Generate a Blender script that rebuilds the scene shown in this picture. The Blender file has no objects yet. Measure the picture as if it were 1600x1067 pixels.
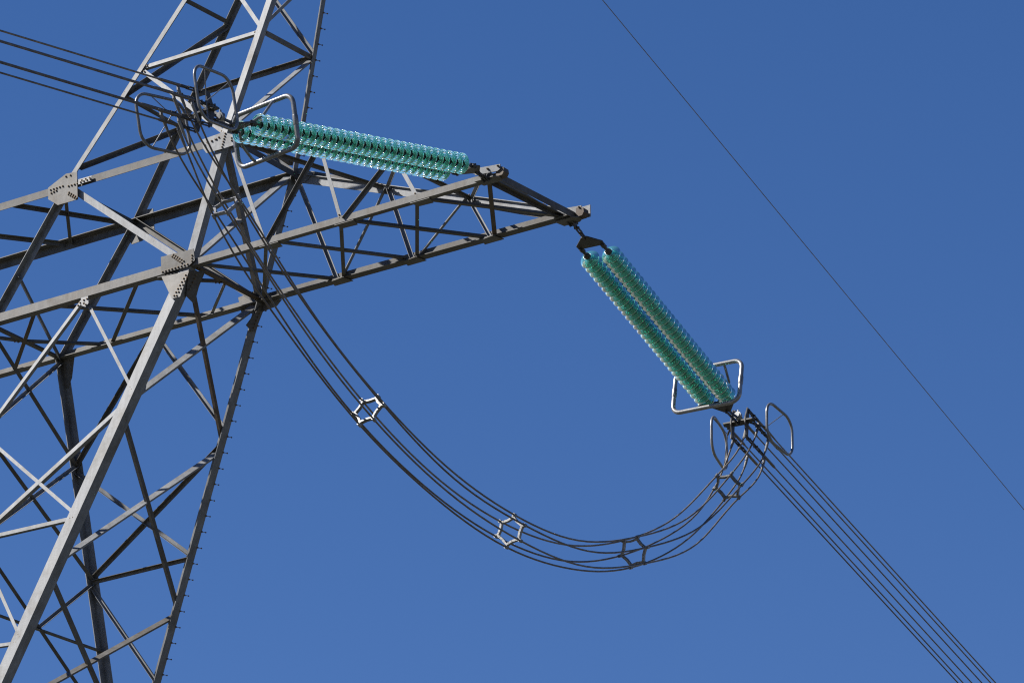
import bpy, math, random
from mathutils import Vector, Matrix
random.seed(7)
scene = bpy.context.scene
R = math.radians
COL = scene.collection

# ------------------------------------------------------------------ camera
CAM = Vector((55.749, -69.131, -36.810))
RIGHT = Vector((0.82469676, 0.56548231, -0.01024755))
UP = Vector((0.22182567, -0.30673627, 0.92558427))
FWD = Vector((-0.52025823, 0.76559951, 0.3784029))
FPX = 8000.0                      # focal length in photo pixels (1600 wide)
cd = bpy.data.cameras.new('camera'); cam = bpy.data.objects.new('camera', cd); COL.objects.link(cam)
cam.matrix_world = Matrix(((RIGHT.x, UP.x, -FWD.x, CAM.x), (RIGHT.y, UP.y, -FWD.y, CAM.y), (RIGHT.z, UP.z, -FWD.z, CAM.z), (0, 0, 0, 1)))
cd.sensor_width = 36.0; cd.lens = 36.0 * FPX / 1600.0
cd.clip_start = 0.5; cd.clip_end = 20000
scene.camera = cam

# ------------------------------------------------------------------ light
SUN = Vector((-0.60, -0.46, 0.66)).normalized()          # towards the sun
el = math.asin(SUN.z); az = math.atan2(SUN.x, SUN.y)
world = bpy.data.worlds.new('World'); scene.world = world; world.use_nodes = True
nt = world.node_tree; nt.nodes.clear()
out = nt.nodes.new('ShaderNodeOutputWorld'); bg = nt.nodes.new('ShaderNodeBackground')
sky = nt.nodes.new('ShaderNodeTexSky'); sky.sky_type = 'NISHITA'; sky.sun_disc = False
sky.sun_elevation = el; sky.sun_rotation = az
sky.altitude = 1500; sky.air_density = 1.0; sky.dust_density = 0.0; sky.ozone_density = 3.0
hsv = nt.nodes.new('ShaderNodeHueSaturation'); hsv.inputs['Saturation'].default_value = 1.25
nt.links.new(sky.outputs[0], hsv.inputs['Color']); tint = nt.nodes.new('ShaderNodeMixRGB'); tint.blend_type = 'MULTIPLY'; tint.inputs[0].default_value = 1
tint.inputs[2].default_value = (1.35, 1.06, 1.20, 1)      # one even grade over the whole sky
nt.links.new(hsv.outputs[0], tint.inputs[1]); nt.links.new(tint.outputs[0], bg.inputs[0])
bg.inputs[1].default_value = 0.050
nt.links.new(bg.outputs[0], out.inputs[0])
sd = bpy.data.lights.new('sun', 'SUN'); sd.energy = 4.9; sd.angle = R(0.53); sd.color = (1.0, 0.97, 0.925)
so = bpy.data.objects.new('sun', sd); COL.objects.link(so)
so.rotation_euler = (-SUN).to_track_quat('-Z', 'Y').to_euler(); so.location = SUN * 60
vs = scene.view_settings
vs.view_transform = 'Standard'; vs.look = 'None'; vs.gamma = 1.0; vs.exposure = 0.95; vs.use_curve_mapping = False
scene.render.engine = 'CYCLES'
cy = scene.cycles
cy.max_bounces = 20; cy.transmission_bounces = 18; cy.glossy_bounces = 6; cy.diffuse_bounces = 3; cy.transparent_max_bounces = 12
cy.use_denoising = False; cy.filter_width = 1.15; cy.sample_clamp_indirect = 6
try:
    cy.denoiser = 'OPENIMAGEDENOISE'; cy.denoising_input_passes = 'RGB_ALBEDO_NORMAL'
except Exception:
    pass

# ------------------------------------------------------------------ materials
def mat_base(name):
    m = bpy.data.materials.new(name); m.use_nodes = True
    return m, m.node_tree, m.node_tree.nodes['Principled BSDF']

ALB = .70
def steel(name, c1, c2, stain, amount, rough=0.6, metal=0.15, scale=2.2):
    """weathered galvanised metal: two greys mottled together plus brown staining"""
    m, t, b = mat_base(name); c1, c2, stain = [tuple(x * ALB for x in c) for c in (c1, c2, stain)]
    N = t.nodes.new; L = t.links.new
    tc = N('ShaderNodeTexCoord'); inf = N('ShaderNodeObjectInfo')
    ad = N('ShaderNodeVectorMath'); ad.operation = 'ADD'
    mu = N('ShaderNodeVectorMath'); mu.operation = 'SCALE'; mu.inputs['Scale'].default_value = 0.02
    L(inf.outputs['Random'], mu.inputs[0]); 
    L(tc.outputs['Object'], ad.inputs[0]); L(mu.outputs[0], ad.inputs[1])
    n1 = N('ShaderNodeTexNoise'); n1.inputs['Scale'].default_value = scale; n1.inputs['Detail'].default_value = 8; n1.inputs['Roughness'].default_value = 0.65
    n2 = N('ShaderNodeTexNoise'); n2.inputs['Scale'].default_value = scale * 14; n2.inputs['Detail'].default_value = 5
    n3 = N('ShaderNodeTexNoise'); n3.inputs['Scale'].default_value = scale * .8; n3.inputs['Detail'].default_value = 9; n3.inputs['Roughness'].default_value = .7
    for n in (n1, n2, n3): L(ad.outputs[0], n.inputs['Vector'])
    r1 = N('ShaderNodeValToRGB'); r1.color_ramp.elements[0].position = .35; r1.color_ramp.elements[1].position = .65
    r1.color_ramp.elements[0].color = (*c1, 1); r1.color_ramp.elements[1].color = (*c2, 1)
    L(n1.outputs['Fac'], r1.inputs['Fac'])
    r3 = N('ShaderNodeValToRGB'); r3.color_ramp.elements[0].position = .62 - .4 * amount; r3.color_ramp.elements[1].position = .9 - .4 * amount
    L(n3.outputs['Fac'], r3.inputs['Fac'])
    mx = N('ShaderNodeMixRGB'); mx.inputs['Color2'].default_value = (*stain, 1)
    L(r3.outputs['Color'], mx.inputs['Fac']); L(r1.outputs['Color'], mx.inputs['Color1'])
    # fine speckle and a small piece-to-piece difference
    mr = N('ShaderNodeMapRange'); mr.inputs['To Min'].default_value = .78; mr.inputs['To Max'].default_value = 1.18
    L(n2.outputs['Fac'], mr.inputs['Value'])
    mo = N('ShaderNodeMapRange'); mo.inputs['To Min'].default_value = .74; mo.inputs['To Max'].default_value = 1.20
    L(inf.outputs['Random'], mo.inputs['Value'])
    mm = N('ShaderNodeMath'); mm.operation = 'MULTIPLY'; L(mr.outputs[0], mm.inputs[0]); L(mo.outputs[0], mm.inputs[1])
    # water streaks running down
    mp = N('ShaderNodeMapping'); mp.inputs['Scale'].default_value = (1, 1, .12); L(ad.outputs[0], mp.inputs['Vector'])
    n4 = N('ShaderNodeTexNoise'); n4.inputs['Scale'].default_value = scale * 6; n4.inputs['Detail'].default_value = 4; L(mp.outputs[0], n4.inputs['Vector'])
    ms = N('ShaderNodeMapRange'); ms.inputs['From Min'].default_value = .3; ms.inputs['From Max'].default_value = .7; ms.inputs['To Min'].default_value = .84; ms.inputs['To Max'].default_value = 1.12
    L(n4.outputs['Fac'], ms.inputs['Value'])
    m2 = N('ShaderNodeMath'); m2.operation = 'MULTIPLY'; L(mm.outputs[0], m2.inputs[0]); L(ms.outputs[0], m2.inputs[1]); mm = m2
    hv = N('ShaderNodeHueSaturation'); L(mx.outputs[0], hv.inputs['Color']); L(mm.outputs[0], hv.inputs['Value'])
    L(hv.outputs[0], b.inputs['Base Color'])
    rr = N('ShaderNodeMapRange'); rr.inputs['To Min'].default_value = rough - .1; rr.inputs['To Max'].default_value = rough + .15
    L(n1.outputs['Fac'], rr.inputs['Value']); L(rr.outputs[0], b.inputs['Roughness'])
    b.inputs['Metallic'].default_value = metal; b.inputs['Specular IOR Level'].default_value = .35
    bp = N('ShaderNodeBump'); bp.inputs['Strength'].default_value = .12; bp.inputs['Distance'].default_value = .01
    L(n2.outputs['Fac'], bp.inputs['Height']); L(bp.outputs[0], b.inputs['Normal'])
    return m

M = {}
M['galv'] = steel('galvanised_steel', (.178, .181, .184), (.268, .272, .274), (.13, .115, .095), .34)
M['stained_shaded'] = steel('stained_shaded_steel', (.115, .11, .10), (.165, .158, .145), (.095, .073, .048), .45)  # brown staining; the low tone also paints shade on the DK braces
M['rusty'] = steel('rust_stained_steel', (.09, .068, .045), (.13, .105, .078), (.075, .043, .022), .6)
M['forged'] = steel('forged_fitting', (.055, .053, .05), (.10, .096, .09), (.075, .052, .035), .3, rough=.45, metal=.3, scale=9)
M['tube'] = steel('aluminium_tube', (.25, .25, .25), (.33, .33, .325), (.14, .115, .085), .3, rough=.34, metal=.5, scale=5)
M['casting'] = steel('aluminium_casting', (.21, .206, .198), (.29, .285, .275), (.17, .14, .11), .25, rough=.42, metal=.35, scale=9)
M['cable'] = steel('weathered_cable', (.175, .15, .12), (.27, .24, .205), (.13, .09, .058), .35, rough=.45, metal=.4, scale=6)
M['bolt'] = steel('bolt_steel', (.14, .115, .08), (.26, .21, .14), (.22, .13, .06), .5, rough=.55, metal=.2, scale=12)

m, t, b = mat_base('green_insulator_glass')
b.inputs['Base Color'].default_value = (.20, .70, .57, 1)
b.inputs['Roughness'].default_value = .04
b.inputs['IOR'].default_value = 1.5
b.inputs['Transmission Weight'].default_value = .80
nz = t.nodes.new('ShaderNodeTexNoise'); nz.inputs['Scale'].default_value = 18
bp = t.nodes.new('ShaderNodeBump'); bp.inputs['Strength'].default_value = .02; bp.inputs['Distance'].default_value = .01
t.links.new(nz.outputs['Fac'], bp.inputs['Height']); t.links.new(bp.outputs[0], b.inputs['Normal'])
M['glass'] = m

m, t, b = mat_base('dry_veld')
tc = t.nodes.new('ShaderNodeTexCoord')
n1 = t.nodes.new('ShaderNodeTexNoise'); n1.inputs['Scale'].default_value = .03; n1.inputs['Detail'].default_value = 10
n2 = t.nodes.new('ShaderNodeTexNoise'); n2.inputs['Scale'].default_value = 1.7; n2.inputs['Detail'].default_value = 8
mxv = t.nodes.new('ShaderNodeMath'); mxv.operation = 'MULTIPLY_ADD'; mxv.inputs[1].default_value = .5
rp = t.nodes.new('ShaderNodeValToRGB')
rp.color_ramp.elements[0].position = .45; rp.color_ramp.elements[0].color = (.048, .050, .036, 1)
rp.color_ramp.elements[1].position = .95; rp.color_ramp.elements[1].color = (.088, .086, .062, 1)
for n in (n1, n2): t.links.new(tc.outputs['Object'], n.inputs['Vector'])
t.links.new(n1.outputs['Fac'], mxv.inputs[0]); t.links.new(n2.outputs['Fac'], mxv.inputs[2])
t.links.new(mxv.outputs[0], rp.inputs['Fac']); t.links.new(rp.outputs['Color'], b.inputs['Base Color'])
b.inputs['Roughness'].default_value = .95
M['ground'] = m

# ------------------------------------------------------------------ helpers
def V(*a): return Vector(a if len(a) > 1 else a[0])

class MB:
    """collects vertices and faces of one mesh"""
    def __init__(s): s.v = []; s.f = []; s.smooth = []
    def add(s, vs, fs, sm=False):
        o = len(s.v); s.v += [tuple(x) for x in vs]; s.f += [tuple(i + o for i in f) for f in fs]; s.smooth += [sm] * len(fs)
    def mesh(s, name, mat):
        me = bpy.data.meshes.new(name); me.from_pydata(s.v, [], s.f); me.materials.append(M[mat] if isinstance(mat, str) else mat)
        me.polygons.foreach_set('use_smooth', s.smooth); me.update()
        return me
    def build(s, name, mat, parent=None, **kw):
        o = bpy.data.objects.new(name, s.mesh(name, mat)); COL.objects.link(o)
        if parent is not None: o.parent = parent
        for k, v in kw.items(): o[k] = v
        return o
    def prism(s, pts, d):
        n = len(pts); d = Vector(d)
        nrm = Vector((0, 0, 0))
        for i in range(n): nrm += Vector(pts[i]).cross(Vector(pts[(i + 1) % n]))
        if nrm.dot(d) > 0: pts = list(reversed(pts))
        a = [Vector(p) for p in pts]; b_ = [p + d for p in a]
        s.add(a + b_, [tuple(range(n)), tuple(range(2 * n - 1, n - 1, -1))] + [(i, i + n, (i + 1) % n + n, (i + 1) % n) for i in range(n)])
        return s
    def box(s, c, ax, ay, az):
        c, ax, ay, az = map(Vector, (c, ax, ay, az))
        return s.prism([c - ax - ay - az, c + ax - ay - az, c + ax + ay - az, c - ax + ay - az], az * 2)
    def angle(s, P, Q, a, b_, w, t, w2=None):
        """steel angle from P to Q: heel on the line, one flange along a, the other along b"""
        w2 = w2 or w; d = (Q - P)
        pts = [P, P + a * w, P + a * w + b_ * t, P + a * t + b_ * t, P + a * t + b_ * w2, P + b_ * w2]
        n = Vector((0, 0, 0))
        for i in range(6): n += (pts[i] - P).cross(pts[(i + 1) % 6] - P)
        if n.dot(d) > 0: pts.reverse()
        s.prism_raw(pts, d); return s
    def prism_raw(s, pts, d):
        n = len(pts); b_ = [p + d for p in pts]
        s.add(list(pts) + b_, [tuple(range(n)), tuple(range(2 * n - 1, n - 1, -1))] + [(i, i + n, (i + 1) % n + n, (i + 1) % n) for i in range(n)])
    def tube(s, pts, r, seg=8, closed=False, sm=True):
        pts = [Vector(p) for p in pts]; n = len(pts)
        rad = r if isinstance(r, (list, tuple)) else [r] * n
        tan = []
        for i in range(n):
            if closed: t_ = pts[(i + 1) % n] - pts[i - 1]
            elif i == 0: t_ = pts[1] - pts[0]
            elif i == n - 1: t_ = pts[-1] - pts[-2]
            else: t_ = (pts[i + 1] - pts[i]).normalized() + (pts[i] - pts[i - 1]).normalized()
            tan.append(t_.normalized())
        x = tan[0].orthogonal().normalized(); rings = []
        for i in range(n):
            x = (x - tan[i] * x.dot(tan[i])).normalized(); y = tan[i].cross(x)
            rings.append([pts[i] + (x * math.cos(2 * math.pi * k / seg) + y * math.sin(2 * math.pi * k / seg)) * rad[i] for k in range(seg)])
        vs_ = [p for r_ in rings for p in r_]; fs = []
        m_ = n if closed else n - 1
        sh = 0
        if closed:   # match the last ring to the first
            best = min(range(seg), key=lambda k: (rings[-1][0] - rings[0][k]).length); sh = best
        for i in range(m_):
            j = (i + 1) % n; o = sh if (closed and j == 0) else 0
            for k in range(seg):
                fs.append((i * seg + k, i * seg + (k + 1) % seg, j * seg + (k + 1 + o) % seg, j * seg + (k + o) % seg))
        s.add(vs_, fs, sm)
        if not closed:
            s.add(rings[0], [tuple(reversed(range(seg)))]); s.add(rings[-1], [tuple(range(seg))])
        return s
    def cyl(s, P, Q, r, seg=8, sm=True): return s.tube([P, Q], r, seg, sm=sm)
    def lathe(s, prof, seg=28):
        """closed profile [(r, z)] turned about z"""
        n = len(prof); vs_ = []; fs = []
        for r_, z in prof:
            for k in range(seg):
                a = 2 * math.pi * k / seg; vs_.append((r_ * math.cos(a), r_ * math.sin(a), z))
        for i in range(n):
            j = (i + 1) % n
            for k in range(seg):
                fs.append((i * seg + k, i * seg + (k + 1) % seg, j * seg + (k + 1) % seg, j * seg + k))
        s.add(vs_, fs, True); return s

def empty(name, loc, label=None, cat=None, group=None):
    o = bpy.data.objects.new(name, None); COL.objects.link(o); o.location = loc; o.empty_display_size = .2
    if label: o['label'] = label; o['category'] = cat
    if group: o['group'] = group
    return o

class Thing:
    """an Empty at a thing's base; parts are built in world coordinates and parented to it"""
    def __init__(s, name, loc, label, cat, group=None):
        s.o = empty(name, loc, label, cat, group); s.loc = Vector(loc)
    def part(s, name, mb, mat, parent=None, **kw):
        mb.v = [tuple(Vector(p) - s.loc) for p in mb.v]
        return mb.build(name, mat, parent or s.o, **kw)

def ray(px):
    return (RIGHT * ((px[0] - 800) / FPX) - UP * ((px[1] - 533.5) / FPX) + FWD).normalized()
def on_plane(px, P, n):
    d = ray(px); n = Vector(n); return CAM + d * ((Vector(P) - CAM).dot(n) / d.dot(n))
def on_line(px, P, Q):
    """point of the line PQ nearest to the sight line through a photo pixel"""
    d = ray(px); e = (Q - P).normalized(); w = P - CAM
    b_ = d.dot(e); k = (b_ * d.dot(w) - e.dot(w)) / (1 - b_ * b_)
    return P + e * k

def spline(ctrl, n):
    """natural cubic spline through control points, n samples per span"""
    P = [Vector(p) for p in ctrl]; m_ = len(P)
    h = [(P[i + 1] - P[i]).length for i in range(m_ - 1)]
    res = []
    M2 = []
    for ax in range(3):
        y = [p[ax] for p in P]
        a = [0.0] * m_; bb = [1.0] * m_; c = [0.0] * m_; d = [0.0] * m_
        for i in range(1, m_ - 1):
            a[i] = h[i - 1]; bb[i] = 2 * (h[i - 1] + h[i]); c[i] = h[i]
            d[i] = 6 * ((y[i + 1] - y[i]) / h[i] - (y[i] - y[i - 1]) / h[i - 1])
        for i in range(1, m_):
            w = a[i] / bb[i - 1]; bb[i] -= w * c[i - 1]; d[i] -= w * d[i - 1]
        x = [0.0] * m_; x[-1] = d[-1] / bb[-1]
        for i in range(m_ - 2, -1, -1): x[i] = (d[i] - c[i] * x[i + 1]) / bb[i]
        M2.append(x)
    for i in range(m_ - 1):
        for k in range(n + (i == m_ - 2)):
            t_ = k / n * h[i]; u_ = h[i] - t_; q = []
            for ax in range(3):
                A_, B_ = M2[ax][i], M2[ax][i + 1]; y0, y1 = P[i][ax], P[i + 1][ax]
                q.append(A_ * u_ ** 3 / (6 * h[i]) + B_ * t_ ** 3 / (6 * h[i]) + (y0 / h[i] - A_ * h[i] / 6) * u_ + (y1 / h[i] - B_ * h[i] / 6) * t_)
            res.append(Vector(q))
    return res

GZ = -38.4
# ------------------------------------------------------------------ ground
g = MB(); n = 64
g.add([(0, 0, 0)] + [(6000 * math.cos(2 * math.pi * i / n), 6000 * math.sin(2 * math.pi * i / n), 0) for i in range(n)], [(0, i + 1, (i + 1) % n + 1) for i in range(n)])
go = g.build('ground', 'ground', kind='structure'); go.location = (0, 0, GZ)
go['label'] = 'dry grass ground far below the tower'

# ------------------------------------------------------------------ tower nodes
X0, Y0, XU1, XU2, Y1, HH = 2.428, 1.111, 3.204, -.624, 1.091, 2.447
XB1, XB2, YB, ZB = -.702, -1.751, 2.001, -7.0
XA1, XA2, YA, ZA = 4.964, 3.805, .363, HH + 6
A, B, C, D = V(X0, -Y0, 0), V(X0, Y0, 0), V(-X0, Y0, 0), V(-X0, -Y0, 0)
A1, B1, C1, D1 = V(XU1, -Y1, HH), V(XU1, Y1, HH), V(XU2, Y1, HH), V(XU2, -Y1, HH)
def ext(P, Q, z): return P + (Q - P) * ((z - P.z) / (Q.z - P.z))
ZW = -9.3                                     # waist of the column, below the picture
Ab, Bb, Cb, Db = [ext(p, q, ZW) for p, q in ((A, V(XB1, -YB, ZB)), (B, V(XB1, YB, ZB)), (C, V(XB2, YB, ZB)), (D, V(XB2, -YB, ZB)))]
ZP = HH + 8.3                                 # top of the earth-wire peak, above the picture
Aa, Ba, Ca, Da = [ext(p, q, ZP) for p, q in ((A1, V(XA1, -YA, ZA)), (B1, V(XA1, YA, ZA)), (C1, V(XA2, YA, ZA)), (D1, V(XA2, -YA, ZA)))]
T1 = on_plane((765, 280), (0, 0, 0), (0, 0, 1)); T2 = on_plane((890, 343), (0, 0, 0), (0, 0, 1))
T1u, T2u = T1 + V(-.1, 0, .24), T2 + V(-.1, 0, .24)
XE = -14.5                                    # where the beam is cut off, left of the picture
EL = {k: V(XE, p.y, p.z) for k, p in (('D', D), ('C', C), ('D1', D1), ('C1', C1))}

tower = Thing('lattice_tower', (-1.6, 0, GZ), 'galvanised steel lattice pylon with crossarm reaching right, at the left side', 'pylon')
LOOSE_BOLTS = MB()

def bolt(mb, p, n, r=.017, h=.03):
    n = n.normalized(); x = n.orthogonal().normalized(); y = n.cross(x)
    ring = [p + (x * math.cos(k * math.pi / 3) + y * math.sin(k * math.pi / 3)) * r for k in range(6)]
    mb.prism(ring, n * h * .6)
    mb.prism([p + n * h * .6 + (x * math.cos(k * math.pi / 2) + y * math.sin(k * math.pi / 2)) * r * .55 for k in range(4)], n * h * .4)

def perp(v, axis): v = Vector(v); return (v - axis * v.dot(axis)).normalized()

def corner(name, P, Q, toa, tob, w, t=None, mat='galv', e0=0., e1=0., w2=None):
    """leg or chord: heel on the outer corner, flanges lying in the two faces"""
    t = t or max(.012, w * .09); ax = (Q - P).normalized()
    P = P - ax * e0; Q = Q + ax * e1
    a = perp(toa, ax); b_ = perp(tob, ax); b2 = (b_ - a * b_.dot(a)).normalized()
    mb = MB(); mb.angle(P, Q, a, b_, w, t, w2)
    return tower.part(name, mb, mat)

KK = [0]
def member(P, Q, nin, w=.09, mat='galv', flip=1, t=None, name='brace', trim=.06, out=False, off=None, bolts=True, deep=False):
    """bracing angle lying in a face: flat flange in the face, the other pointing inwards (nin)"""
    t = t or max(.008, w * .09); ax = (Q - P).normalized(); L_ = (Q - P).length
    P = P + ax * trim; Q = Q - ax * trim
    b_ = perp(nin, ax); e = ax.cross(b_)
    up = V(0, 0, 1) if abs(b_.z) < .8 else V(0, -1, 0)
    if e.dot(up) < 0: e = -e
    e = e * flip
    KK[0] = (KK[0] + 1) % 5
    o = (.024 if off is None else off) + KK[0] * .0025
    base = b_ * o - e * (w * (.22 if deep else .5))
    mb = MB(); mb.angle(P + base, Q + base, e, b_ if not out else -b_, w * (.45 if deep else 1), t, w * (1.7 if deep else 1))
    ob = tower.part(name, mb, mat)
    if bolts:
        for S, sg in ((P, 1), (Q, -1)):
            for k in range(2 if w < .12 else 4):
                bolt(LOOSE_BOLTS, S + ax * sg * (.05 + .065 * k) + b_ * (o - .001), -b_, .017, .03)
    return ob

def nface(P, Q, S, inside):
    n = (Q - P).cross(S - P).normalized()
    return n if n.dot(inside - P) > 0 else -n
cc = V(-1.2, 0, -4); cm = V(.6, 0, 1.2); cp = V(2.8, 0, 6); ca = V(6, 0, .6)
F = dict(F=nface(D, A, Ab, cc), R=nface(A, B, Bb, cc), K=nface(C, B, Bb, cc), L=nface(D, C, Cb, cc),
         mF=nface(D, A, A1, cm), mR=nface(A, B, B1, cm), mK=nface(C, B, B1, cm), mL=nface(D, C, C1, cm),
         pF=nface(D1, A1, Aa, cp), pR=nface(A1, B1, Ba, cp), pK=nface(C1, B1, Ba, cp), pL=nface(D1, C1, Ca, cp),
         aF=nface(A, T1, A1, ca), aK=nface(B, T2, B1, ca), bot=V(0, 0, 1), top=nface(A1, B1, T2u, V(6, 0, 0)), btop=V(0, 0, -1))
LN = dict(a=(A, Ab), b=(B, Bb), c=(C, Cb), d=(D, Db), ua=(A1, Aa), ub=(B1, Ba), uc=(C1, Ca), ud=(D1, Da), md=(D, D1), mc=(C, C1), ma=(A, A1), mb=(B, B1),
          lf=(D, A), lb=(C, B), tf=(D1, A1), tb=(C1, B1), alf=(A, T1), alb=(B, T2), atf=(A1, T1u), atb=(B1, T2u), ab=(A, B), dc=(D, C))
NODE = dict(A=A, B=B, C=C, D=D, A1=A1, B1=B1, C1=C1, D1=D1, T1=T1, T2=T2, T1u=T1u, T2u=T2u)
def at(s):
    """'a:200,610' = the point of line a nearest to that photo pixel; 'B' = node"""
    if ':' not in s: return NODE[s].copy()
    k, p = s.split(':'); x, y = map(float, p.split(','))
    if k == 'Lp': return on_plane((x, y), D, F['L'])
    return on_line((x, y), *LN[k])

# main legs: below, between the beam levels, and the peak
corner('leg', A, Ab, D - A, B - A, .23); corner('leg', B, Bb, C - B, A - B, .19)
corner('leg', C, Cb, B - C, D - C, .17); corner('leg', D, Db, A - D, C - D, .23)
corner('leg', A, A1, D - A, B - A, .165); corner('leg', B, B1, C - B, A - B, .15)
corner('leg', C, C1, B - C, D - C, .125); corner('leg', D + V(0, .13, 0), D1 + V(0, .13, 0), A - D, D - C, .13)
corner('leg', A1, Aa, D - A, B - A, .135); corner('leg', B1, Ba, C - B, A - B, .11)
corner('leg', C1, Ca, B - C, D - C, .11); corner('leg', D1, Da, A - D, C - D, .11)
# below the waist, out of the picture: four legs down to the ground
GX = -1.6
feet = [V(GX + 2.6, -5.6, GZ), V(GX + 2.6, 5.6, GZ), V(GX - 2.6, 5.6, GZ), V(GX - 2.6, -5.6, GZ)]
W4 = [Ab, Bb, Cb, Db]; ctr = V(GX, 0, -20)
for i in range(4): corner('leg', W4[i], feet[i], W4[(i + 1) % 4] - W4[i] if i % 2 else W4[3 - i] - W4[i], (W4[(i + 1) % 4] if i % 2 == 0 else W4[3 - i]) - W4[i], .23)
for i in range(4):
    j = (i + 1) % 4; nn = nface(W4[i], W4[j], feet[j], ctr)
    for k in range(5):
        f0, f1 = k / 5, (k + 1) / 5
        p0, p1 = W4[i].lerp(feet[i], f0), W4[j].lerp(feet[j], f1); q0, q1 = W4[j].lerp(feet[j], f0), W4[i].lerp(feet[i], f1)
        member(p0, p1, nn, .1); member(q0, q1, nn, .1, off=.04)
# beam chords, right to the arm tips and left out of the picture
dn = V(0, 0, -1); upv = V(0, 0, 1); yp = V(0, 1, 0); yn = V(0, -1, 0)
corner('chord', EL['D'], A, upv, yp, .17, mat='stained_shaded'); corner('chord', EL['C'], B, upv, yn, .17, mat='stained_shaded')
corner('chord', EL['D1'], A1, dn, yp, .15, mat='stained_shaded'); corner('chord', EL['C1'], B1, dn, yn, .17, mat='stained_shaded')
corner('chord', A, T1, upv, yp, .125, mat='stained_shaded', e1=.02); corner('chord', B, T2, upv, yn, .19, mat='stained_shaded', e1=.1)
corner('chord', A1, T1u, dn, yp, .13, mat='stained_shaded'); corner('chord', B1, T2u, dn, yn, .17, mat='galv', w2=.06)
corner('chord', B1 + V(.3, .025, -.01), T2u + V(-.3, .025, -.01), dn, yp, .12, mat='stained_shaded')

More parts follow.
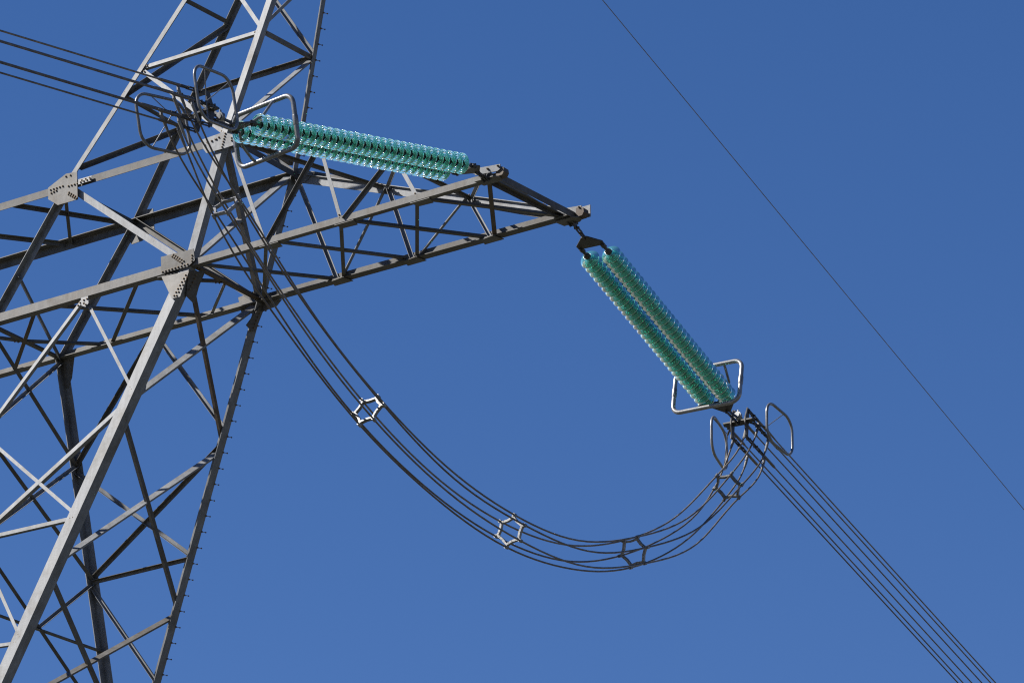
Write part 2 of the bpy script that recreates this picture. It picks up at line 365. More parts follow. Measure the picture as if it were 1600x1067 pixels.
# --- peak above the beam
DK = 'stained_shaded'  # braces lying in shade: their shade is put into this darker colour
S = [  # from, to, face, width, material, flip
 ('A1', 'ud:217,106', 'pF', .10, 'galv', 1), ('ud:217,106', 'ua:408,46', 'pF', .09, 'galv', 1), ('ua:408,46', 'ud:332,-68', 'pF', .09, 'galv', 1), ('ud:332,-68', 'ua:450,-90', 'pF', .08, 'galv', 1),
 ('A1', 'ub:494,92', 'pR', .08, 'galv', -3), ('ua:408,46', 'ub:494,92', 'pR', .09, DK, 1), ('ua:409,44', 'ub:515,-62', 'pR', .08, 'galv', 1), ('ub:515,-62', 'ua:450,-90', 'pR', .08, 'galv', 1),
 ('ub:494,92', 'uc:304,152', 'pK', .11, DK, -1), ('ub:492,88', 'uc:396,-48', 'pK', .09, 'galv', 1), ('uc:304,152', 'B1', 'pK', .08, 'galv', 1), ('uc:396,-48', 'ub:520,-100', 'pK', .08, 'galv', 1),
 ('ud:118,262', 'uc:284,200', 'pL', .10, DK, 1), ('ud:190,148', 'uc:284,200', 'pL', .09, DK, 1), ('ud:190,148', 'uc:355,35', 'pL', .10, 'galv', 1), ('ud:288,0', 'uc:355,35', 'pL', .10, DK, 1), ('ud:288,0', 'uc:410,-110', 'pL', .08, 'galv', 1),
 # --- box between the two beam levels
 ('D1', 'A', 'mF', .15, 'galv', 1), ('C1', 'B', 'mK', .15, DK, -1),
 ('A1', 'B', 'mR', .12, DK, 1), ('A', 'B1', 'mR', .11, 'galv', -3), ('md:25,425', 'C', 'mL', .08, 'galv', 1),
 # --- arm, front face
 ('A1', 'alf:412,377', 'aF', .085, 'galv', 1), ('alf:414,377', 'atf:498,236', 'aF', .09, DK, -2), ('atf:498,238', 'alf:531,343', 'aF', .085, 'galv', 1), ('alf:533,343', 'atf:613,256', 'aF', .085, DK, -2), ('atf:613,257', 'alf:652,308', 'aF', .09, 'galv', 1),
 # --- arm, back face
 ('B1', 'alb:531,441', 'aK', .08, 'galv', 1), ('alb:533,441', 'atb:606,296', 'aK', .08, 'galv', 1), ('atb:607,297', 'alb:649,412', 'aK', .08, 'galv', 1), ('alb:650,411', 'atb:731,316', 'aK', .07, 'galv', 1), ('atb:731,316', 'alb:770,372', 'aK', .07, 'galv', 1),
 # --- arm, bottom face
 ('A', 'alb:535,441', 'bot', .09, DK, 1), ('alf:420,380', 'alb:650,411', 'bot', .09, DK, 1), ('alf:536,348', 'alb:772,376', 'bot', .10, DK, 1), ('alf:651,311', 'T2', 'bot', .10, DK, 1),
 ('alf:416,382', 'B', 'bot', .08, DK, 1), ('alf:532,346', 'alb:537,439', 'bot', .08, DK, 1), ('alf:651,310', 'alb:652,410', 'bot', .08, DK, 1), ('alf:764,281', 'alb:773,374', 'bot', .09, 'rusty', 1),
 # --- arm, top face
 ('A1', 'atb:604,294', 'top', .09, DK, 1), ('atb:605,295', 'atf:622,258', 'top', .08, 'galv', 1), ('atf:613,258', 'atb:742,316', 'top', .09, DK, 1), ('atb:736,316', 'T1u', 'top', .08, 'galv', 1), ('T1u', 'atb:855,335', 'top', .09, DK, 1),
 # --- beam, bottom face
 ('lf:76,488', 'lb:330,499', 'bot', .10, 'stained_shaded', 1), ('lf:219,447', 'lb:174,544', 'bot', .09, DK, 1), ('lf:222,444', 'ab:350,448', 'bot', .09, DK, 1), ('ab:350,448', 'lb:329,500', 'bot', .07, 'galv', 1),
 ('lf:58,494', 'lb:22,590', 'bot', .09, 'rusty', 1), ('dc:37,537', 'lb:175,543', 'bot', .09, DK, 1), ('dc:37,537', 'lf:-70,530', 'bot', .09, DK, 1),
 # --- beam, top face
 ('tf:15,318', 'C1', 'btop', .09, DK, 1), ('D1', 'tb:110,376', 'btop', .08, DK, 1), ('tb:108,376', 'tf:-110,352', 'btop', .09, DK, 1),
 # --- column, front face
 ('lf:133,470', 'a:204,612', 'F', .075, 'galv', 1), ('lf:131,470', 'd:-29,679', 'F', .085, 'galv', 1), ('a:203,614', 'd:-33,838', 'F', .10, 'galv', 1),
 ('d:-29,677', 'a:116,804', 'F', .075, 'galv', 1), ('a:116,804', 'd:-34,842', 'F', .085, 'galv', 1), ('d:-34,846', 'a:27,998', 'F', .075, 'galv', 1), ('a:26,999', 'd:-43,1012', 'F', .075, 'galv', 1),
 # --- column, right face
 ('a:207,638', 'B', 'R', .11, 'galv', -3), ('A', 'b:349,694', 'R', .08, 'rusty', 1), ('a:203,648', 'b:280,954', 'R', .085, DK, 1), ('a:91,890', 'b:351,708', 'R', .10, 'galv', -3),
 ('a:88,898', 'b:218,1205', 'R', .085, DK, 1), ('a:10,1150', 'b:283,964', 'R', .095, DK, -3),
 # --- column, back face
 ('lb:244,522', 'c:119,736', 'K', .09, DK, -1), ('lb:246,522', 'b:350,674', 'K', .085, 'galv', 1), ('b:346,690', 'c:145,909', 'K', .09, DK, -1), ('c:119,736', 'b:299,869', 'K', .085, 'galv', 1),
 ('c:146,911', 'b:299,871', 'K', .085, DK, -1), ('c:147,913', 'b:244,1068', 'K', .08, 'galv', 1), ('b:244,1070', 'c:170,1110', 'K', .08, DK, 1),
 # --- column, left face
 ('D', 'c:116,732', 'L', .10, DK, 1), ('C', 'd:-29,672', 'L', .085, 'galv', 1), ('c:113,728', 'd:-34,840', 'L', .085, 'galv', 1), ('d:-29,674', 'c:144,909', 'L', .10, DK, 1),
 ('c:143,911', 'Lp:52,985', 'L', .075, 'galv', 1), ('d:-34,842', 'c:168,1160', 'L', .09, DK, 1), ('d:-41,949', 'c:153,1020', 'L', .075, DK, 1),
]
for P, Q, f, w, mt, fl in S: member(at(P), at(Q), F[f], w * .86, mt, 1 if fl > 0 else -1, out=abs(fl) == 2, deep=abs(fl) == 3)
# transverse struts joining the four corners
for P, Q, f, w, mt in ((A, B, 'bot', .12, 'rusty'), (D, C, 'bot', .10, 'stained_shaded'), (A1, B1, 'btop', .12, 'stained_shaded'), (D1, C1, 'btop', .08, 'stained_shaded')):
    member(P, Q, F[f], w, mt, name='strut', trim=.03)
member(A1 + V(.2, .1, .16), B1 + V(.02, -.05, .16), F['pR'], .09, 'stained_shaded', name='strut', off=.03)
# end beam between the two arm tips
corner('end_beam', T1 + V(.16, .02, .10), T2 + V(.14, .12, .10), V(-1, 0, 0), dn, .125, mat='stained_shaded')
corner('end_beam', T1 + V(-.16, .02, .10), T2 + V(-.16, 0, .10), V(1, 0, 0), dn, .09, mat='stained_shaded')
# the beam goes on to the left, out of the picture
for i in range(4):
    x0, x1 = -4.2 - i * 2.55, -4.2 - (i + 1) * 2.55; xm = (x0 + x1) / 2
    for y, nn in ((-Y0, F['mF']), (Y0, F['mK'])):
        member(V(x0, y, 0), V(xm, y, HH), nn, .09); member(V(xm, y, HH), V(x1, y, 0), nn, .09)
    for z, nn in ((0, V(0, 0, 1)), (HH, V(0, 0, -1))):
        member(V(x0, -Y0, z), V(xm, Y0, z), nn, .09); member(V(xm, Y0, z), V(x1, -Y0, z), nn, .09)

# gusset plates with their bolts: outline from the photograph, laid on the face the plate is bolted to
def gusset(P, nin, outline, rows, t=.014, off=.012, mat='galv'):
    nin = nin.normalized(); base = P - nin * off
    pts = [on_plane(p, base, nin) for p in outline]
    mb = MB(); mb.prism(pts, -nin * t)
    go_ = tower.part('gusset_plate', mb, mat)
    bm = MB()
    for (x0, y0), (x1, y1), k in rows:
        for i in range(k):
            f = i / max(1, k - 1); bolt(bm, on_plane((x0 + (x1 - x0) * f, y0 + (y1 - y0) * f), base - nin * t, nin), -nin, .018, .028)
    if rows: tower.part('bolts', bm, 'bolt', go_, kind='stuff')
gusset(A, F['mF'], [(252, 402), (303, 389), (305, 407), (294, 417), (253, 428)], [((269, 401), (284, 411), 6), ((271, 398), (287, 408), 6), ((254, 425), (293, 413), 9), ((300, 399), (300, 408), 3)], off=.03, mat='stained_shaded')
gusset(A - V(0, 0, .03), V(0, 0, 1), [(246, 433), (294, 420), (268, 442)], [], mat='stained_shaded')
gusset(A, F['F'], [(253, 433), (269, 467), (282, 464), (296, 424)], [((272, 462), (290, 430), 7), ((276, 462), (292, 434), 6)], off=.02, mat='stained_shaded')
gusset(A, F['R'], [(294, 424), (290, 462), (303, 475), (310, 448), (320, 424)], [((296, 452), (306, 430), 5)], off=.02, mat='stained_shaded')
gusset(D1, F['mF'], [(76, 294), (104, 272), (121, 269), (122, 312), (91, 321), (76, 312)], [((79, 297), (98, 291), 5), ((80, 302), (88, 298), 3), ((108, 301), (121, 309), 5), ((107, 304), (119, 311), 5), ((107, 291), (121, 287), 4), ((103, 276), (110, 274), 2)], off=.03, mat='stained_shaded')
gusset(D1, F['pF'], [(123, 281), (144, 275), (143, 283), (123, 289)], [((126, 285), (141, 280), 4), ((128, 282), (140, 278), 3)], off=.03)
gusset(A1, F['mF'], [(316, 219), (350, 207), (379, 215), (379, 223), (352, 232), (323, 240), (318, 233)], [((352, 209), (347, 230), 6), ((320, 227), (342, 215), 5), ((324, 223), (338, 218), 3), ((362, 216), (376, 219), 5), ((362, 220), (377, 223), 5)], off=.03)
gusset(C1, F['mK'], [(212, 344), (224, 328), (239, 326), (241, 358), (222, 376), (206, 382), (198, 372)], [((222, 358), (236, 366), 5)], off=-.03, mat='stained_shaded')
gusset(B1, F['mK'], [(452, 288), (438, 290), (446, 270), (470, 262), (490, 270), (480, 282), (466, 290)], [], off=-.03, mat='galv')
gusset(B, F['mK'], [(372, 465), (404, 452), (420, 470), (440, 468), (432, 478), (412, 486), (378, 492)], [((388, 458), (400, 466), 4), ((389, 462), (399, 469), 3)], off=-.03, mat='stained_shaded')
gusset(B, F['R'], [(384, 508), (406, 478), (412, 482), (398, 518), (391, 516)], [((396, 512), (405, 490), 5)], off=.02, mat='stained_shaded')
gusset(C, F['K'], [(88, 566), (116, 556), (112, 590), (106, 606), (96, 604)], [((98, 575), (104, 600), 5), ((102, 574), (107, 598), 5)], off=-.03, mat='stained_shaded')
gusset(at('lf:133,470'), F['F'], [(127, 466), (138, 463), (139, 474), (134, 480), (128, 478)], [((131, 469), (136, 467), 2), ((131, 474), (134, 476), 2)], off=.02)
for s_ in ('alb:537,439', 'alb:652,410', 'alb:772,374'):
    p = at(s_); mb = MB(); mb.prism([p + V(-.22, .02, -.013), p + V(.20, .02, -.013), p + V(.13, -.24, -.013), p + V(-.16, -.2, -.013)], V(0, 0, -.012)); tower.part('gusset_plate', mb, 'stained_shaded')
for s_ in ('alf:533,345', 'alf:651,310', 'alf:416,380'):
    p = at(s_); mb = MB(); mb.prism([p + V(-.16, -.0, -.013), p + V(.26, -.0, -.013), p + V(.2, .22, -.013), p + V(-.1, .2, -.013)], V(0, 0, -.012)); tower.part('gusset_plate', mb, 'stained_shaded')
# attachment plates at the two arm tips
def tip(T, dy):
    mb = MB(); mb.prism([T + V(-.26, dy, .11), T + V(.22, dy, .07), T + V(.28, dy, .10), T + V(.28, dy, .19), T + V(-.14, dy, .23), T + V(-.26, dy, .2)], V(0, -.018 if dy < 0 else .018, 0))
    o = tower.part('tip_plate', mb, 'galv'); bm = MB()
    for k in range(3): bolt(bm, T + V(-.2 + .22 * k, dy - .018, .16), V(0, -1, 0), .02, .05)
    tower.part('bolts', bm, 'bolt', o, kind='stuff')
    mb = MB(); mb.prism([T + V(-.24, dy * .2 - .12, -.02), T + V(.16, dy * .2 - .12, -.02), T + V(.23, dy * .2 - .05, -.02), T + V(.23, dy * .2 + .06, -.02), T + V(.14, dy * .2 + .13, -.02), T + V(-.2, dy * .2 + .13, -.02)], V(0, 0, -.018))
    tower.part('tip_plate', mb, 'stained_shaded')
tip(T1, -.06); tip(T2, -.02)
for T, sy in ((T1, -1), (T2, 1)):
    mb = MB(); mb.prism([T + V(.17, -.05, -.015), T + V(.30, -.05, -.01), T + V(.34, -.05, .05), T + V(.33, -.05, .13), T + V(.24, -.05, .17), T + V(.17, -.05, .16)], V(0, .16, 0)); tower.part('tip_bracket', mb, 'rusty')
    mb = MB()
    for dx in (-.06, .04): mb.prism([T + V(dx, -.06, .08), T + V(dx, .16 * sy + .02, .05), T + V(dx, .2 * sy, -.04), T + V(dx, .1 * sy, -.1), T + V(dx, -.04, -.03)], V(.018, 0, 0))
    mb.cyl(T + V(-.1, .1 * sy, -.03), T + V(.1, .1 * sy, -.03), .025, 8)
    tower.part('attachment_lug', mb, 'forged')

mb = MB(); mb.prism([T2 + V(.1, .16, .03), T2 + V(.34, .16, .03), T2 + V(.34, .16, .26), T2 + V(.12, .16, .26)], V(0, .018, 0)); tower.part('tip_plate', mb, 'galv')
tower.part('bolts', LOOSE_BOLTS, 'bolt', kind='stuff')

# step bolts up the right-hand leg
def step(p, lean):
    d = V(.40, .9, 0).normalized(); mb = MB()
    mb.cyl(p - d * .02, p + d * .10, .0065, 6); mb.cyl(p + d * .09, p + d * .106, .015, 6); mb.cyl(p + d * .01, p + d * .03, .018, 6)
    tower.part('step_bolt', mb, 'bolt')
for P, Q in ((Ba, B1), (B1, B), (B, Bb)):
    L_ = (Q - P).length; k = .12
    while k < L_ - .1:
        step(P.lerp(Q, k / L_) + V(0, -.02, 0), 0); k += .305

# ------------------------------------------------------------------ insulator strings
ALPHA = .118; NDISC = 31
ca_, sa_ = math.cos(ALPHA), math.sin(ALPHA)
def disc_meshes():
    """one glass shed with ribs beneath, and its metal cap with pin; axis z, pin end at -z"""
    prof = [(.066, .020), (.082, .016), (.108, .000), (.134, -.024), (.156, -.052), (.172, -.078), (.176, -.088), (.172, -.092), (.166, -.084),
            (.152, -.058), (.146, -.092), (.140, -.094), (.135, -.050), (.120, -.036), (.114, -.084), (.107, -.086), (.101, -.028), (.086, -.016), (.080, -.066), (.072, -.067), (.064, -.014), (.058, .004)]
    gm = MB().lathe([(.066 + (r_ - .066) * 1.13 if r_ > .066 else r_, z) for r_, z in prof], 36).mesh('glass_shed', 'glass')
    mb = MB().lathe([(.0005, .095), (.034, .092), (.047, .082), (.055, .060), (.060, .030), (.063, .016), (.060, .006), (.030, .0), (.0005, .0)], 14)
    mb.lathe([(.0005, -.001), (.016, -.001), (.014, -.075), (.0005, -.076)], 8)
    return gm, mb.mesh('cap', 'forged')
GLASS, CAP = disc_meshes()
STR = {}
def string_frame(j, T, spx, epx, sy):
    nrm = V(ca_, sy * sa_, 0)                       # the vertical plane the string hangs in
    S_ = on_plane(spx, T, nrm); E_ = on_plane(epx, T, nrm)
    d = (E_ - S_).normalized(); u = V(ca_, sy * sa_, 0); v = u.cross(d) if sy > 0 else d.cross(u)
    STR[j] = dict(T=T, S=S_, E=E_, d=d, u=u, v=v.normalized(), sy=sy)
string_frame(1, T1, (711, 262), (396, 202), -1)
string_frame(2, T2, (935, 398), (1116, 617), 1)

def bar(mb, P, Q, w, h, side):
    ax = (Q - P).normalized(); s_ = perp(side, ax); n_ = ax.cross(s_)
    mb.box((P + Q) / 2, ax * ((Q - P).length / 2), s_ * w / 2, n_ * h / 2)

def insulator(j, off, label):
    f = STR[j]; d, u, v = f['d'], f['u'], f['v']; S_ = f['S'] + u * off; E_ = f['E'] + u * off
    th = Thing('insulator_string', S_ - d * .1, label, 'insulator', 'twin insulator strings at the crossarm tips')
    rot = (-d).to_track_quat('Z', 'Y')
    for i in range(NDISC):
        p = S_.lerp(E_, i / (NDISC - 1))
        g_ = bpy.data.objects.new('glass_disc', GLASS); COL.objects.link(g_); g_.parent = th.o
        g_.location = p - th.loc; g_.rotation_mode = 'QUATERNION'
        wob = Matrix.Rotation(random.uniform(-.012, .012), 3, 'X').to_quaternion()
        g_.rotation_quaternion = rot @ wob @ Matrix.Rotation(random.uniform(0, 6.28), 3, 'Z').to_quaternion()
        c_ = bpy.data.objects.new('cap', CAP); COL.objects.link(c_); c_.parent = g_
    mb = MB(); mb.cyl(S_ - d * .09, S_ - d * .22, .03, 10); mb.cyl(S_ - d * .2, S_ - d * .28, .045, 8); th.part('ball_link', mb, 'forged')
    mb = MB(); mb.cyl(E_ + d * .05, E_ + d * .2, .022, 10); mb.cyl(E_ + d * .17, E_ + d * .26, .042, 8); th.part('ball_link', mb, 'forged')
    return th
HS = .215
insulator(1, HS, 'green glass insulator string running left along the crossarm, upper of the pair')
insulator(1, -HS, 'green glass insulator string running left along the crossarm, lower of the pair')
insulator(2, -HS, 'green glass insulator string hanging below right of the arm tip, left of the pair')
insulator(2, HS, 'green glass insulator string hanging below right of the arm tip, right of the pair')

# ------------------------------------------------------------------ yokes between the arm tips and the strings
def arm_yoke(j, label):
    f = STR[j]; d, u, v, T, S_ = f['d'], f['u'], f['v'], f['T'], f['S']
    st = S_ - d * .30                                     # where the string links begin
    ap = st - d * .26; a0 = T + V(0, f['sy'] * .1, -.03)
    th = Thing('strain_yoke', a0, label, 'yoke', 'yokes at the arm tips')
    mb = MB()
    L_ = (ap - a0).length; ax = (ap - a0).normalized(); nl = 3
    for k in range(nl):
        p, q = a0 + ax * (L_ * k / nl), a0 + ax * (L_ * (k + 1.12) / nl); s_ = u if k % 2 else v
        for sg in (-1, 1):
            bar(mb, p + s_ * .026 * sg, q + s_ * .026 * sg, .022, .03, s_)
        mb.cyl(p - s_ * .05, p + s_ * .05, .02, 8)
    th.part('chain_link', mb, 'forged')
    mb = MB(); pl = [ap - u * .05 - d * .04, ap + u * .05 - d * .04, st + u * (HS + .05) - d * .07, st + u * (HS + .04) + d * .03, st - u * (HS + .04) + d * .03, st - u * (HS + .05) - d * .07]
    mb.prism([p - v * .012 for p in pl], v * .024); th.part('yoke_plate', mb, 'forged')
    for sg in (-1, 1):
        mb = MB(); p = st + u * HS * sg
        mb.cyl(p - v * .05, p + v * .05, .022, 8)
        for s2 in (-1, 1): bar(mb, p + v * .03 * s2, p + v * .03 * s2 + d * .13, .03, .014, v)
        mb.cyl(p + d * .08, p + d * .2, .026, 8); mb.cyl(p + d * .10 - u * .05, p + d * .10 + u * .05, .014, 6)
        th.part('clevis', mb, 'forged')
arm_yoke(1, 'dark steel yoke linking the front arm tip to the left insulator pair')
arm_yoke(2, 'dark steel yoke hanging from the outermost arm tip above the right pair')

# ------------------------------------------------------------------ conductor bundles
RH = .32
HEX = [(RH * math.cos(k * math.pi / 3), RH * math.sin(k * math.pi / 3)) for k in range(6)]   # 0 right, 1 up-right, 2 up-left, 3 left, 4 down-left, 5 down-right
for j, near, far in ((1, (285, 166.5), (0, 81)), (2, (1172, 679), (1527, 1067))):
    f = STR[j]; nrm = f['u']
    p, q = on_plane(near, f['E'], nrm), on_plane(far, f['E'], nrm)
    f['c'] = (q - p).normalized(); f['P0'] = p; f['cv'] = (f['u'].cross(f['c']) if f['sy'] > 0 else f['c'].cross(f['u'])).normalized()

HROT = -.12
def hexpt(j, i, s_, ru=1.0):
    f = STR[j]; ph = 0.0 if j == 1 else HROT; rr = RH * ru * (1.0 if j == 1 else .93); a = i * math.pi / 3 + ph
    return f['P0'] + f['c'] * s_ + f['u'] * (rr * math.cos(a)) + f['cv'] * (rr * math.sin(a))

STAG = {1: [.02, .16, -.06, .10, -.12, .2], 2: [.10, -.10, -.02, -.16, .20, .34]}
SLV = .55
def conductor(j, i, label):
    st = STAG[j][i]; f = STR[j]
    p0 = hexpt(j, i, st)
    th = Thing('bundle_conductor', p0, label, 'cable', 'six conductors of the left span' if j == 1 else 'six conductors of the right span')
    # straight through the picture, then a long sag towards the next tower
    pts = [hexpt(j, i, st + .35), hexpt(j, i, 6), hexpt(j, i, 14), hexpt(j, i, 24)]
    sl = f['c'].z
    for s_ in range(36, 320, 12):
        w = s_ - 24; pts.append(hexpt(j, i, s_) + V(0, 0, abs(sl) / 290 * w * w))
    th.part('cable', MB().tube(pts, .0165 if j == 1 else .0135, 10), 'cable')
    mb = MB(); a, b_ = hexpt(j, i, st), hexpt(j, i, st + SLV)
    ax = f['c']
    mb.tube([a, a + ax * .03, a + ax * .05, b_ - ax * .06, b_ - ax * .01, b_], [.020, .024, .027, .027, .021, .019], 10)
    th.part('dead_end_sleeve', mb, 'cable')
    mb = MB(); q = a + ax * .08; dn_ = -f['cv']
    bar(mb, q, q + dn_ * .10, .05, .028, f['c'])
    for k in (.04, .075): mb.cyl(q + dn_ * k - f['u'] * .03, q + dn_ * k + f['u'] * .03, .011, 6)
    th.part('terminal_flag', mb, 'casting')
    return q + dn_ * .08
lab1 = {1: 'uppermost of six brown conductors running off the left edge', 2: 'second from top of the conductors running off the left edge',
        0: 'third from top of the conductors running off the left edge', 3: 'fourth from top of the conductors running off the left edge',
        5: 'second lowest of the conductors running off the left edge', 4: 'lowest of six brown conductors running off the left edge'}
lab2 = {0: 'second from right of six dark conductors descending to the lower right corner', 1: 'rightmost of six dark conductors descending to the lower right corner',
        2: 'third from right of six dark conductors descending to the lower right corner', 3: 'second from left of six dark conductors descending to the lower right corner',
        4: 'leftmost of six dark conductors descending to the lower right corner', 5: 'third from left of six dark conductors descending to the lower right corner'}
TERM = {1: {}, 2: {}}
for i in range(6): TERM[1][i] = conductor(1, i, lab1[i])
for i in range(6): TERM[2][i] = conductor(2, i, lab2[i])

# ------------------------------------------------------------------ yoke assemblies at the line end of the strings
def line_yoke(j, label):
    f = STR[j]; d, u, v, E_ = f['d'], f['u'], f['v'], f['E']; c, cv = f['c'], f['cv']
    st = E_ + d * .27; ap = st + d * .28
    th = Thing('bundle_yoke', st, label, 'yoke', 'yokes at the line end of the strings')
    pl = [ap - u * .07 + d * .04, ap + u * .07 + d * .04, st + u * (HS + .05) + d * .06, st + u * (HS + .05) - d * .04, st - u * (HS + .05) - d * .04, st - u * (HS + .05) + d * .06]
    mb = MB(); mb.prism([p - v * .014 for p in pl], v * .028); th.part('yoke_plate', mb, 'forged')
    for sg in (-1, 1):
        p = st + u * HS * sg; mb = MB(); mb.cyl(p - v * .055, p + v * .055, .024, 8)
        for s2 in (-1, 1): bar(mb, p + v * .032 * s2 - d * .1, p + v * .032 * s2 + d * .03, .035, .014, v)
        th.part('clevis', mb, 'forged')
    hub = f['P0'] - c * .52
    mb = MB()
    for s2 in (-1, 1): bar(mb, ap + v * .04 * s2 - d * .03, hub + v * .04 * s2, .05, .018, v)
    mb.cyl(ap - v * .07, ap + v * .07, .025, 8); mb.cyl(hub - v * .07, hub + v * .07, .03, 8)
    th.part('chain_link', mb, 'forged')
    mb = MB(); k_ = ap.lerp(hub, .55) + u * .10; mb.cyl(k_ - c * .035, k_ + c * .035, .075, 16); mb.cyl(k_ - c * .05, k_ + c * .05, .05, 16); bar(mb, k_, k_ + cv * .12, .04, .02, c)
    th.part('pivot_disc', mb, 'tube')
    # triangular plates carrying the six sub-conductors: one upright, one on each side
    mb = MB()
    mb.prism([hub - u * .30 - c * .05 - cv * .014, hub + u * .30 - c * .05 - cv * .014, hub + u * .33 + c * .06 - cv * .014, hub + u * .1 + c * .12 - cv * .014, hub - u * .1 + c * .12 - cv * .014, hub - u * .33 + c * .06 - cv * .014], cv * .028)
    th.part('yoke_plate', mb, 'forged')
    for sg, idx in ((1, (1, 5)), (-1, (2, 4))):
        mb = MB(); ux = u * (sg * RH / 2 - sg * .012)
        mb.prism([hub + ux - c * .06 - cv * .05, hub + ux - c * .06 + cv * .05, hub + ux + c * .02 + cv * .30, hub + ux + c * .10 + cv * .29, hub + ux + c * .1, hub + ux + c * .10 - cv * .29, hub + ux + c * .02 - cv * .30], u * .024)
        th.part('side_plate', mb, 'forged')
    for i in range(6):
        a = hexpt(j, i, -.44); b_ = hexpt(j, i, STAG[j][i]); mb = MB()
        L_ = (b_ - a).length; nn = max(2, round(L_ / .15)); ax = (b_ - a).normalized()
        for k in range(nn):
            p = a + ax * L_ * k / nn; q = a + ax * L_ * (k + 1) / nn; s_ = u if k % 2 else cv
            for s2 in (-1, 1): bar(mb, p + s_ * .022 * s2 - ax * .01, q + s_ * .022 * s2 + ax * .015, .02, .026, s_)
            mb.cyl(p - s_ * .045, p + s_ * .045, .017, 6)
        mb.cyl(b_ - ax * .05, b_ + ax * .03, .03, 8)
        th.part('adjusting_link', mb, 'forged')
line_yoke(1, 'cluster of dark links and plates at the left end of the left insulator pair')
line_yoke(2, 'cluster of dark links and plates below the right insulator pair')

# ------------------------------------------------------------------ corona rings
def rrect(c, ax, ay, w, h, r, n=6):
    pts = []
    for (sx, sy, a0) in ((1, 1, 0), (-1, 1, 90), (-1, -1, 180), (1, -1, 270)):
        for k in range(n + 1):
            a = R(a0 + 90 * k / n); pts.append(c + ax * (sx * (w / 2 - r) + r * math.cos(a)) + ay * (sy * (h / 2 - r) + r * math.sin(a)))
    return pts
def grading_ring(j, label):
    f = STR[j]; d, u, v, E_ = f['d'], f['u'], f['v'], f['E']
    c = E_ - d * .30; w, h = 1.38, .92
    th = Thing('grading_ring', E_, label, 'corona ring', 'rings around the string ends')
    pts = rrect(c, u, v, w, h, .17, 8)
    th.part('ring_tube', MB().tube(pts, .043, 12, closed=True), 'tube')
    for sg in (-1, 1):
        p = c + u * sg * w / 2; th.part('joint_sleeve', MB().tube([p - v * .09, p - v * .07, p + v * .07, p + v * .09], [.045, .050, .050, .045], 12), 'tube')
        a = c + v * sg * h / 2 + u * sg * .30
        path = [a, a + d * .10 - v * sg * .06, a + d * .28 - v * sg * .24, a + d * .33 - v * sg * .30 - u * sg * .02, a + d * .50 - v * sg * .42 - u * sg * .16]
        th.part('support_arm', MB().tube(path, .026, 8), 'tube')
    return th
grading_ring(1, 'large rounded square grey tube ring around the left insulator pair')
grading_ring(2, 'large rounded square grey tube ring around the right insulator pair')
def racket(j, sg, label, ds=.0, dv=.0, du=.0):
    f = STR[j]; c, u, cv = f['c'], f['u'], f['cv']
    ctr = f['P0'] + c * (.02 + ds) + u * sg * (.56 + du) + cv * (.02 + dv)
    w, h = (.92, .80) if j == 2 else (1.05, .94)
    if j == 1: ctr -= c * .22 + cv * .09
    th = Thing('racket_ring', f['P0'] - c * .3, label, 'corona ring', 'rings beside the bundles')
    tilt = (c + u * sg * .12).normalized()
    sh = (cv + c * (-.12 * f['sy'])).normalized()
    th.part('ring_tube', MB().tube(rrect(ctr, tilt, sh, w, h, .26, 7), .027, 10, closed=True), 'tube')
    hub = f['P0'] - c * .15 + u * sg * .40
    for e in (ctr + tilt * w * .18 + sh * h / 2, ctr + tilt * w * .3 - sh * h / 2.02, ctr - tilt * w * .42 + sh * h * .40):
        th.part('spoke', MB().cyl(hub, e, .009, 6), 'tube')
    th.part('mount', MB().cyl(f['P0'] - c * .42 + u * sg * .2, hub, .02, 8), 'forged')
racket(1, -1, 'lower left grey tube racket ring beside the left conductor bundle', .1, -.05)
racket(1, 1, 'upper grey tube racket ring left of the left insulator pair', -.02, .1)
racket(2, -1, 'grey tube racket ring on the left side of the right bundle', .0, -.06, .10)
racket(2, 1, 'grey tube racket ring on the right side of the right bundle', .1, .05)

# ------------------------------------------------------------------ jumper loop with its spacers
XJ = (STR[1]['P0'].x + STR[2]['P0'].x) / 2
def jp(px): return on_plane(px, (XJ, 0, 0), (1, 0, 0))
e1 = sum((TERM[1][i] for i in range(6)), V(0, 0, 0)) / 6; e2 = sum((TERM[2][i] for i in range(6)), V(0, 0, 0)) / 6
SP = [jp(p) for p in ((356, 323), (576, 642), (798, 831), (992, 863), (1137, 760))]
centre = [e1] + SP + [e2]
cs = spline(centre, 12)
def frame_at(k):
    i = k * 12; t_ = (cs[min(i + 1, len(cs) - 1)] - cs[max(i - 1, 0)]).normalized(); u = V(1, 0, 0); w = u.cross(t_)
    return t_, u, w.normalized()
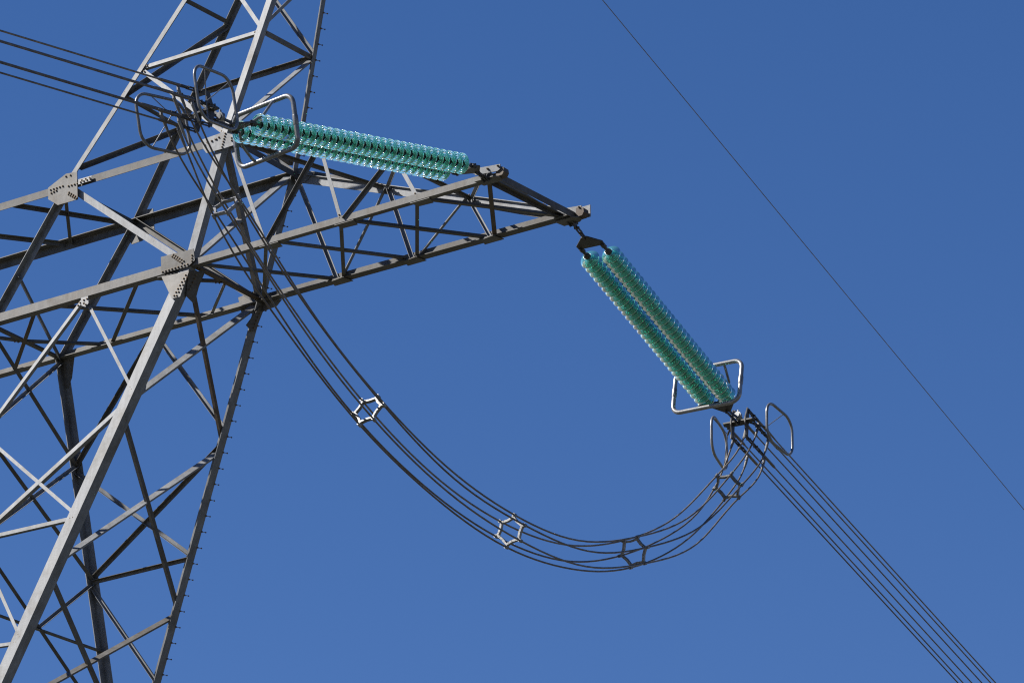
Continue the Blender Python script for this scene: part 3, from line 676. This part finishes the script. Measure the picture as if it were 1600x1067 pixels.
# the six clamp positions of each spacer as seen in the photograph, laid in the plane across the loop
VERT = {1: [(330, 326.5), (334.6, 337.8), (356.5, 335.5), (377, 317), (372, 307.4), (349, 313)],
        2: [(566, 626), (590, 621), (599, 633), (584, 655), (562, 663), (551.5, 647)],
        3: [(803.5, 806), (819, 820.5), (812.6, 844), (791.6, 853), (776, 837.5), (782.5, 815)],
        4: [(974, 845), (996, 840), (1011, 855), (1007, 879), (986, 885), (969, 868)],
        5: [(1121, 744), (1143, 740), (1159, 757), (1154, 776), (1132, 780), (1117, 763)]}
STN = {}
for k in range(1, 6):
    t_, u, w = frame_at(k)
    P3 = [on_plane(p, centre[k], t_) for p in VERT[k]]
    c3 = sum(P3, V(0, 0, 0)) / 6
    pol = sorted((math.atan2((p - c3).dot(w), (p - c3).dot(u)) % (2 * math.pi), p) for p in P3)
    best = min(range(6), key=lambda sft: sum(1 - math.cos(pol[(i + sft) % 6][0] - i * math.pi / 3) for i in range(6)))
    for i in range(6):
        p = pol[(i + best) % 6][1] - c3; q = p.normalized() * RH
        STN[k, i] = c3 + p * .55 + q * .45
    centre[k] = c3
def station(k, i): return STN[k, i].copy()
labJ = {1: 'uppermost of six cables at the bottom of the jumper loop', 2: 'second from top of six cables at the bottom of the jumper loop',
        0: 'third from top of six cables at the bottom of the jumper loop', 3: 'fourth from top of six cables at the bottom of the jumper loop',
        5: 'second lowest of six cables at the bottom of the jumper loop', 4: 'lowest of six cables at the bottom of the jumper loop'}
for i in range(6):
    ctl = [TERM[1][i]]
    # leave the terminal downwards before swinging towards the first spacer
    p1 = station(1, i); ctl.append(TERM[1][i] + (-STR[1]['cv'] * .9 - STR[1]['c'] * .45) * .42)
    for k in range(1, 6):
        ctl.append(station(k, i))
        if k < 5:
            a, b_ = station(k, i), station(k + 1, i); mid_c = cs[k * 12 + 6]; ca2, cb2 = centre[k], centre[k + 1]
            off_ = ((a - ca2) + (b_ - cb2)) / 2; rnd = V(random.uniform(-.03, .03), random.uniform(-.03, .03), random.uniform(-.035, .035))
            ctl.append(mid_c + off_ + rnd + V(0, 0, -.02 if k == 3 else 0))
    ctl.append(TERM[2][i] + (-STR[2]['cv'] * .9 - STR[2]['c'] * .35) * .42)
    ctl.append(TERM[2][i])
    th = Thing('jumper_cable', TERM[1][i], labJ[i], 'cable', 'six cables of the hanging jumper loop')
    pts = spline(ctl, 7)
    th.part('cable', MB().tube(pts, .0165, 10), 'cable')
    for a, b_, c_ in ((0, 3, 5), (-1, -4, -6)):
        th.part('terminal_lug', MB().tube([pts[a], pts[b_], pts[c_]], [.030, .028, .022], 8), 'casting')
labS = ['pale six-armed spacer in front of the tower, topmost on the jumper loop', 'pale six-armed spacer halfway down the left side of the jumper loop',
        'bright six-armed spacer near the bottom of the jumper loop', 'dark six-armed spacer right of the jumper loop bottom',
        'dark six-armed spacer just below the right bundle yoke']
for k in range(1, 6):
    t_, u, w = frame_at(k); cpt = centre[k]
    th = Thing('bundle_spacer', cpt, labS[k - 1], 'spacer', 'spacers on the jumper loop')
    P = [station(k, i) for i in range(6)]
    mb = MB()
    for i in range(6):
        a, b_ = P[i], P[(i + 1) % 6]; ain, bin_ = cpt.lerp(a, .86), cpt.lerp(b_, .86); mid_ = cpt.lerp((a + b_) / 2, .80)
        q = [ain, cpt.lerp(a.lerp(b_, .22), .83), mid_, cpt.lerp(a.lerp(b_, .78), .83), bin_]
        for x, y in zip(q, q[1:]):
            ax = (y - x).normalized(); s_ = t_; n_ = ax.cross(s_)
            mb.box((x + y) / 2, ax * ((y - x).length / 2 + .006), s_ * .030, n_ * .020)
    th.part('hexagon_frame', mb, 'casting')
    for i in range(6):
        mb = MB(); o_ = (P[i] - cpt).normalized(); s_ = t_.cross(o_)
        mb.tube([P[i] - t_ * .04, P[i] + t_ * .04], .031, 10)
        mb.box(P[i] - o_ * .035, o_ * .03, t_ * .032, s_ * .024)
        th.part('clamp', mb, 'casting')

# ------------------------------------------------------------------ earth wire from the tower peak
apex = (Aa + Ba + Ca + Da) / 4 + V(0, 0, .3)
corner('peak_cap', Aa.lerp(Da, .5) - V(0, .2, 0), Ba.lerp(Ca, .5) + V(0, .2, 0), V(1, 0, 0), V(0, 0, 1), .12)
ew = .13; n_ = V(math.cos(ew), math.sin(ew), 0)
q0, q1 = on_plane((941, 0), apex, n_), on_plane((1600, 796), apex, n_)
ce = (q1 - q0).normalized(); pts = [apex, q0, q0.lerp(q1, .5), q1]
for s_ in range(10, 300, 14): pts.append(q1 + ce * s_ + V(0, 0, .17 / 290 * s_ * s_))
th = Thing('earth_wire', apex, 'single thin wire crossing the open sky at upper right', 'wire')
th.part('cable', MB().tube(pts, .0085, 8), 'cable')
